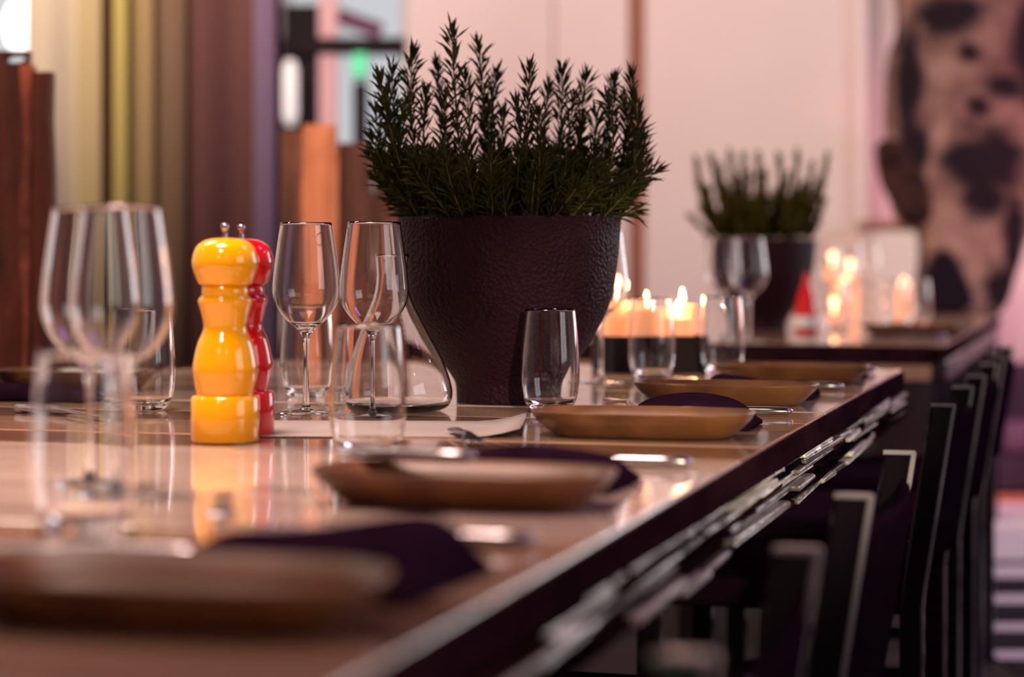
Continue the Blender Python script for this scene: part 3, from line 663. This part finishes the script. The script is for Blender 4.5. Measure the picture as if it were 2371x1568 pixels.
# ------------------------------------------------------------------ black chairs along the right edge
def post_bm(y0, y1, x_out, wd=0.034):
    bm = bmesh.new(); prof = [(0, 0), (0, 0.44), (0.004, 0.475), (0.045, 0.735)]; rings = []
    for (dx, z) in prof:
        rings.append([bm.verts.new(p) for p in ((x_out + dx - wd, y0, z), (x_out + dx, y0, z), (x_out + dx, y1, z), (x_out + dx - wd, y1, z))])
    for a, b in zip(rings, rings[1:]):
        for k in range(4): bm.faces.new((a[k], a[(k + 1) % 4], b[(k + 1) % 4], b[k]))
    bm.faces.new(rings[0][::-1]); bm.faces.new(rings[-1])
    es = [e for e in bm.edges if abs(e.verts[0].co.z - e.verts[1].co.z) > 0.02 or e.verts[0].co.z > 0.7 and e.verts[1].co.z > 0.7]
    bmesh.ops.bevel(bm, geom=es, offset=0.004, segments=2, affect='EDGES', profile=0.5)
    return bm
def edge_glint_bm(y0):
    bm = bmesh.new(); x = 0.0; prof = [(0, 0.02), (0, 0.44), (0.004, 0.475), (0.045, 0.735)]; rings = []
    for dx, z in prof:
        rings.append([bm.verts.new(p) for p in ((x + dx - 0.0035, y0 - 0.0012, z), (x + dx + 0.0012, y0 - 0.0012, z), (x + dx + 0.0012, y0 + 0.0035, z), (x + dx - 0.0035, y0 + 0.0035, z))])
    for a, b in zip(rings, rings[1:]):
        for k in range(4): bm.faces.new((a[k], a[(k + 1) % 4], b[(k + 1) % 4], b[k]))
    bm.faces.new(rings[0][::-1]); bm.faces.new(rings[-1])
    add_box(bm, 0.045 - 0.034, 0.045, y0 - 0.0012, y0 + 0.0035, 0.7325, 0.7368)
    return bm
M['edge_line'] = mat('pale_edge_glint', (0.62, 0.58, 0.62), 0.34, 0.7, var=(0.10, 0.08, 0.11), scale=7, stretch=(1, 1, 1.0))  # pale strips stand in for light glinting on the lacquer edges
def black_chair(label, loc, rz):
    t = thing('dining_chair', label, 'chair', loc, rz, 'black dining chairs')
    hw = 0.235
    link('rear_leg', post_bm(-hw, -hw + 0.03, 0.0), M['lacquer'], t); link('rear_leg', post_bm(hw - 0.03, hw, 0.0), M['lacquer'], t)
    for y in (-hw, hw - 0.03): link('edge_glint', edge_glint_bm(y), M['edge_line'], t)
    for s in (-1, 1): link('front_leg', box(-0.42, -0.385, s * hw - (0.032 if s > 0 else 0), s * hw + (0.032 if s < 0 else 0), 0, 0.43, bev=0.004), M['lacquer'], t)
    link('seat', box(-0.43, -0.02, -hw + 0.004, hw - 0.004, 0.43, 0.475, bev=0.012), M['upholstery'], t, smooth=False)
    bm = bmesh.new(); n = 14; cols = []
    for i in range(n + 1):
        u = i / n * 2 - 1; y = u * (hw - 0.028); out = 0.024 * (1 - u * u)
        col = []
        for z in (0.50, 0.55, 0.60, 0.65, 0.69, 0.705):
            dx = 0.004 + 0.041 * (z - 0.475) / 0.247; th = 0.026 if z < 0.70 else 0.016
            col.append((bm.verts.new((dx + out - 0.012 - th / 2 + 0.008, y, z + 0.006 * (1 - u * u))), bm.verts.new((dx + out - 0.012 + th / 2 - 0.008 , y, z + 0.006 * (1 - u * u)))))
        cols.append(col)
    for a, b in zip(cols, cols[1:]):
        for k in range(5):
            bm.faces.new((a[k][0], b[k][0], b[k + 1][0], a[k + 1][0])); bm.faces.new((a[k][1], a[k + 1][1], b[k + 1][1], b[k][1]))
        bm.faces.new((a[-1][0], b[-1][0], b[-1][1], a[-1][1])); bm.faces.new((a[0][0], a[0][1], b[0][1], b[0][0]))
    for c in (cols[0], cols[-1]):
        for k in range(5): bm.faces.new((c[k][0], c[k + 1][0], c[k + 1][1], c[k][1]))
    link('backrest', bm, M['upholstery'], t, smooth=True)
    for y in (-hw + 0.016, hw - 0.016): link('stretcher', box(-0.39, -0.03, y - 0.009, y + 0.009, 0.18, 0.21, bev=0.003), M['lacquer'], t)
    return t
for tc_, off, rz, lab in ((-0.535, 0.098, 0.0, 'black chair tucked in beside the blurred near dish'), (0.273, 0.098, 0.0, 'black chair tucked in beside the dish with the sharp tumbler'),
                     (1.475, 0.09, 0.0, 'black chair tucked in at the far corner of the long table'), (2.25, 0.092, 0.0, 'black chair standing in the gap between the two tables'),
                     (3.05, 0.09, 0.0, 'black chair tucked in at the second table')):
    black_chair(lab, tl(off, tc_, 0), ANG + rz)

# ------------------------------------------------------------------ rough timber chairs on the far side
def board(x0, x1, y0, y1, z0, z1, rnd, wob=0.008):
    bm = bmesh.new(); n = 14; rings = []
    for k in range(n + 1):
        z = z0 + (z1 - z0) * k / n; a = rnd.uniform(-wob, wob) if 0 < k else 0; b = rnd.uniform(-wob, wob) if 0 < k else 0
        rings.append([bm.verts.new(p) for p in ((x0 + a, y0, z), (x1 + b, y0 + rnd.uniform(-0.003, 0.003), z), (x1 + b, y1, z), (x0 + a, y1, z))])
    for a, b in zip(rings, rings[1:]):
        for k in range(4): bm.faces.new((a[k], a[(k + 1) % 4], b[(k + 1) % 4], b[k]))
    bm.faces.new(rings[0][::-1]); bm.faces.new(rings[-1]); return bm
def plank_chair(label, px0, Y, boards, rz=0.0):
    rnd = random.Random(int(px0) + 5); X0 = at(px0, Y)
    t = thing('plank_chair', label, 'chair', (X0, Y, 0), rz, 'rough timber chairs')
    xs = []
    for (a, b, top, dy, m, hole) in boards:
        xa, xb = at(a, Y) - X0, at(b, Y) - X0; xs += [xa, xb]; z1 = zat(top, Y)
        bm = board(xa, xb, dy, dy + 0.035, 0.0, z1, rnd, 0.006)
        o = link('back_board', bm, M[m], t)
        if hole:
            hx, hy, hw, hh = hole
            cb = bmesh.new(); n = 24; r0, r1 = [], []
            for k in range(n):
                th = 2 * math.pi * k / n; q = (at(hx, Y) - X0 + at(CX + hw, Y) * math.cos(th), zat(hy, Y) + at(CX + hh, Y) * math.sin(th))
                r0.append(cb.verts.new((q[0], dy - 0.05, q[1]))); r1.append(cb.verts.new((q[0], dy + 0.09, q[1])))
            for k in range(n): cb.faces.new((r0[k], r0[(k + 1) % n], r1[(k + 1) % n], r1[k]))
            cb.faces.new(r0[::-1]); cb.faces.new(r1); bmesh.ops.recalc_face_normals(cb, faces=cb.faces)
            cme = bpy.data.meshes.new('cut'); cb.to_mesh(cme); cb.free(); co = bpy.data.objects.new('cut', cme); C.objects.link(co); co.parent = t
            md = o.modifiers.new('cut', 'BOOLEAN'); md.object = co; md.operation = 'DIFFERENCE'; md.solver = 'EXACT'
            bpy.context.view_layer.update(); dg = bpy.context.evaluated_depsgraph_get(); nm = bpy.data.meshes.new_from_object(o.evaluated_get(dg))
            o.modifiers.clear(); o.data = nm; bpy.data.objects.remove(co)
    xl, xr = min(xs), max(xs)
    link('seat', box(xl, xr, -0.36, 0.0, 0.41, 0.45, bev=0.006), M['timber'], t)
    for x in (xl + 0.02, xr - 0.06): link('front_leg', box(x, x + 0.04, -0.34, -0.30, 0, 0.412, bev=0.004), M['timber'], t)
    for z in (0.6,): link('cross_bar', box(xl + 0.01, xr - 0.01, 0.035, 0.06, z, z + 0.06, bev=0.004), M['timber'], t)
    return t
plank_chair('tall rough timber chair with oval hand hole beside the left window', 30, 3.95,
            [(-70, 52, 115, 0.02, 'timber', (28, 134, 24, 9)), (52, 72, 150, -0.006, 'timber3', None), (70, 118, 166, 0.0, 'timber', None)])
plank_chair('tall rough timber chair with a board painted orange-lit behind the wine glasses', 790, 5.0,
            [(650, 704, 300, 0.02, 'timber', None), (704, 778, 288, 0.0, 'timber2', None), (780, 860, 330, 0.02, 'timber', None), (858, 960, 345, 0.03, 'timber', None)])

# ------------------------------------------------------------------ head sculpture beyond the second table
def relief(name, pts, Y, y0, depth, bev, material, parent, org, sub=0.0):
    cu = bpy.data.curves.new(name, 'CURVE'); cu.dimensions = '2D'; cu.fill_mode = 'BOTH'; cu.extrude = depth / 2; cu.bevel_depth = bev; cu.bevel_resolution = 3
    sp = cu.splines.new('POLY')
    loop = [Vector((at(p[0], Y), zat(p[1], Y))) for p in pts]
    sm = []
    n = len(loop)
    for i in range(n):
        p0, p1, p2, p3 = loop[i - 1], loop[i], loop[(i + 1) % n], loop[(i + 2) % n]
        for k in range(4):
            t = k / 4; sm.append(0.5 * ((2 * p1) + (-p0 + p2) * t + (2 * p0 - 5 * p1 + 4 * p2 - p3) * t * t + (-p0 + 3 * p1 - 3 * p2 + p3) * t ** 3))
    sp.points.add(len(sm) - 1)
    for i, p in enumerate(sm): sp.points[i].co = (p.x - org[0], p.y - org[2], 0, 1)
    sp.use_cyclic_u = True
    tmp = bpy.data.objects.new(name, cu); C.objects.link(tmp); bpy.context.view_layer.update()
    me = bpy.data.meshes.new_from_object(tmp.evaluated_get(bpy.context.evaluated_depsgraph_get())); bpy.data.objects.remove(tmp)
    for v in me.vertices: v.co = Vector((v.co.x, -v.co.z + y0, v.co.y))
    for p in me.polygons: p.use_smooth = False
    me.materials.clear(); me.materials.append(material)
    o = bpy.data.objects.new(name, me); C.objects.link(o); o.parent = parent
    return o
def patina(name, base, dark, mott, spots):
    m = mat(name, base, 0.75, var=mott, scale=6.0, detail=2.5, spec=0.15); nt = m.node_tree; b = nt.nodes['Principled BSDF']
    src = b.inputs['Base Color'].links[0].from_socket
    tc = nt.nodes.new('ShaderNodeTexCoord'); nz = nt.nodes.new('ShaderNodeTexNoise'); nz.inputs['Scale'].default_value = 8; nz.inputs['Detail'].default_value = 5; nt.links.new(tc.outputs['Object'], nz.inputs['Vector'])
    acc = None
    for cx, cz, rx, rz in spots:
        mp = nt.nodes.new('ShaderNodeMapping'); mp.vector_type = 'POINT'; mp.inputs['Location'].default_value = (-cx / rx, 0, -cz / rz); mp.inputs['Scale'].default_value = (1 / rx, 0.0, 1 / rz)
        nt.links.new(tc.outputs['Object'], mp.inputs[0]); ln = nt.nodes.new('ShaderNodeVectorMath'); ln.operation = 'LENGTH'; nt.links.new(mp.outputs[0], ln.inputs[0])
        ad = nt.nodes.new('ShaderNodeMath'); ad.operation = 'MULTIPLY_ADD'; ad.inputs[1].default_value = 1.7; nt.links.new(nz.outputs['Fac'], ad.inputs[0]); nt.links.new(ln.outputs['Value'], ad.inputs[2])
        mr = nt.nodes.new('ShaderNodeMapRange'); mr.inputs['From Min'].default_value = 1.55; mr.inputs['From Max'].default_value = 2.3; mr.inputs['To Min'].default_value = 1; mr.inputs['To Max'].default_value = 0
        nt.links.new(ad.outputs[0], mr.inputs['Value'])
        if acc is None: acc = mr.outputs[0]
        else:
            mx = nt.nodes.new('ShaderNodeMath'); mx.operation = 'MAXIMUM'; nt.links.new(acc, mx.inputs[0]); nt.links.new(mr.outputs[0], mx.inputs[1]); acc = mx.outputs[0]
    mix = nt.nodes.new('ShaderNodeMix'); mix.data_type = 'RGBA'; nt.links.new(acc, mix.inputs['Factor']); nt.links.new(src, mix.inputs[6]); mix.inputs[7].default_value = tuple(dark) + (1,)
    nt.links.new(mix.outputs[2], b.inputs['Base Color']); return m
YS = 7.75
SX = lambda px: at(px, YS) - at(2260, YS)
SZ = lambda py: zat(py, YS)
PXM = YS / F
M['skin'] = patina('mottled_pink_brown', (0.36, 0.21, 0.17), (0.012, 0.005, 0.009), (0.10, 0.045, 0.040),
    [(SX(2262), SZ(378), 88 * PXM, 72 * PXM), (SX(2262), SZ(455), 50 * PXM, 45 * PXM), (SX(2306), SZ(205), 50 * PXM, 32 * PXM), (SX(2254), SZ(248), 26 * PXM, 26 * PXM), (SX(2092), SZ(220), 32 * PXM, 170 * PXM), (SX(2112), SZ(350), 26 * PXM, 60 * PXM),
     (SX(2190), SZ(40), 75 * PXM, 45 * PXM), (SX(2170), SZ(650), 40 * PXM, 70 * PXM), (SX(2335), SZ(560), 24 * PXM, 90 * PXM), (SX(2300), SZ(670), 45 * PXM, 50 * PXM), (SX(2230), SZ(125), 22 * PXM, 20 * PXM), (SX(2370), SZ(120), 40 * PXM, 120 * PXM)])
M['hair'] = mat('dark_brown_patina', (0.060, 0.024, 0.020), 0.8, var=(0.012, 0.005, 0.006), scale=14, spec=0.1)
M['patch'] = mat('black_patina', (0.010, 0.005, 0.010), 0.8, spec=0.1)
so_org = (at(2260, YS), YS, 0.0)
hd = thing('head_sculpture', 'large mottled pink brown head-like sculpture with dark patches on a plinth', 'sculpture', so_org)
link('plinth', box(-0.17, 0.06, -0.09, 0.13, 0.0042, zat(702, YS), bev=0.01), M['patch'], hd)
relief('head', [(2120, -80), (2108, 70), (2086, 140), (2080, 260), (2082, 380), (2100, 490), (2150, 520), (2160, 600), (2150, 690), (2200, 708), (2290, 708), (2325, 620), (2362, 520), (2440, 420), (2450, 200), (2430, -80), (2280, -140)], YS, 0.02, 0.16, 0.035, M['skin'], hd, so_org)
relief('ear', [(2036, 345), (2062, 338), (2085, 365), (2112, 400), (2130, 440), (2135, 500), (2100, 510), (2072, 465), (2048, 420)], YS, -0.05, 0.07, 0.018, M['hair'], hd, so_org)
relief('collar', [(2140, 640), (2168, 590), (2195, 620), (2225, 700), (2140, 704)], YS, -0.09, 0.06, 0.016, M['patch'], hd, so_org)
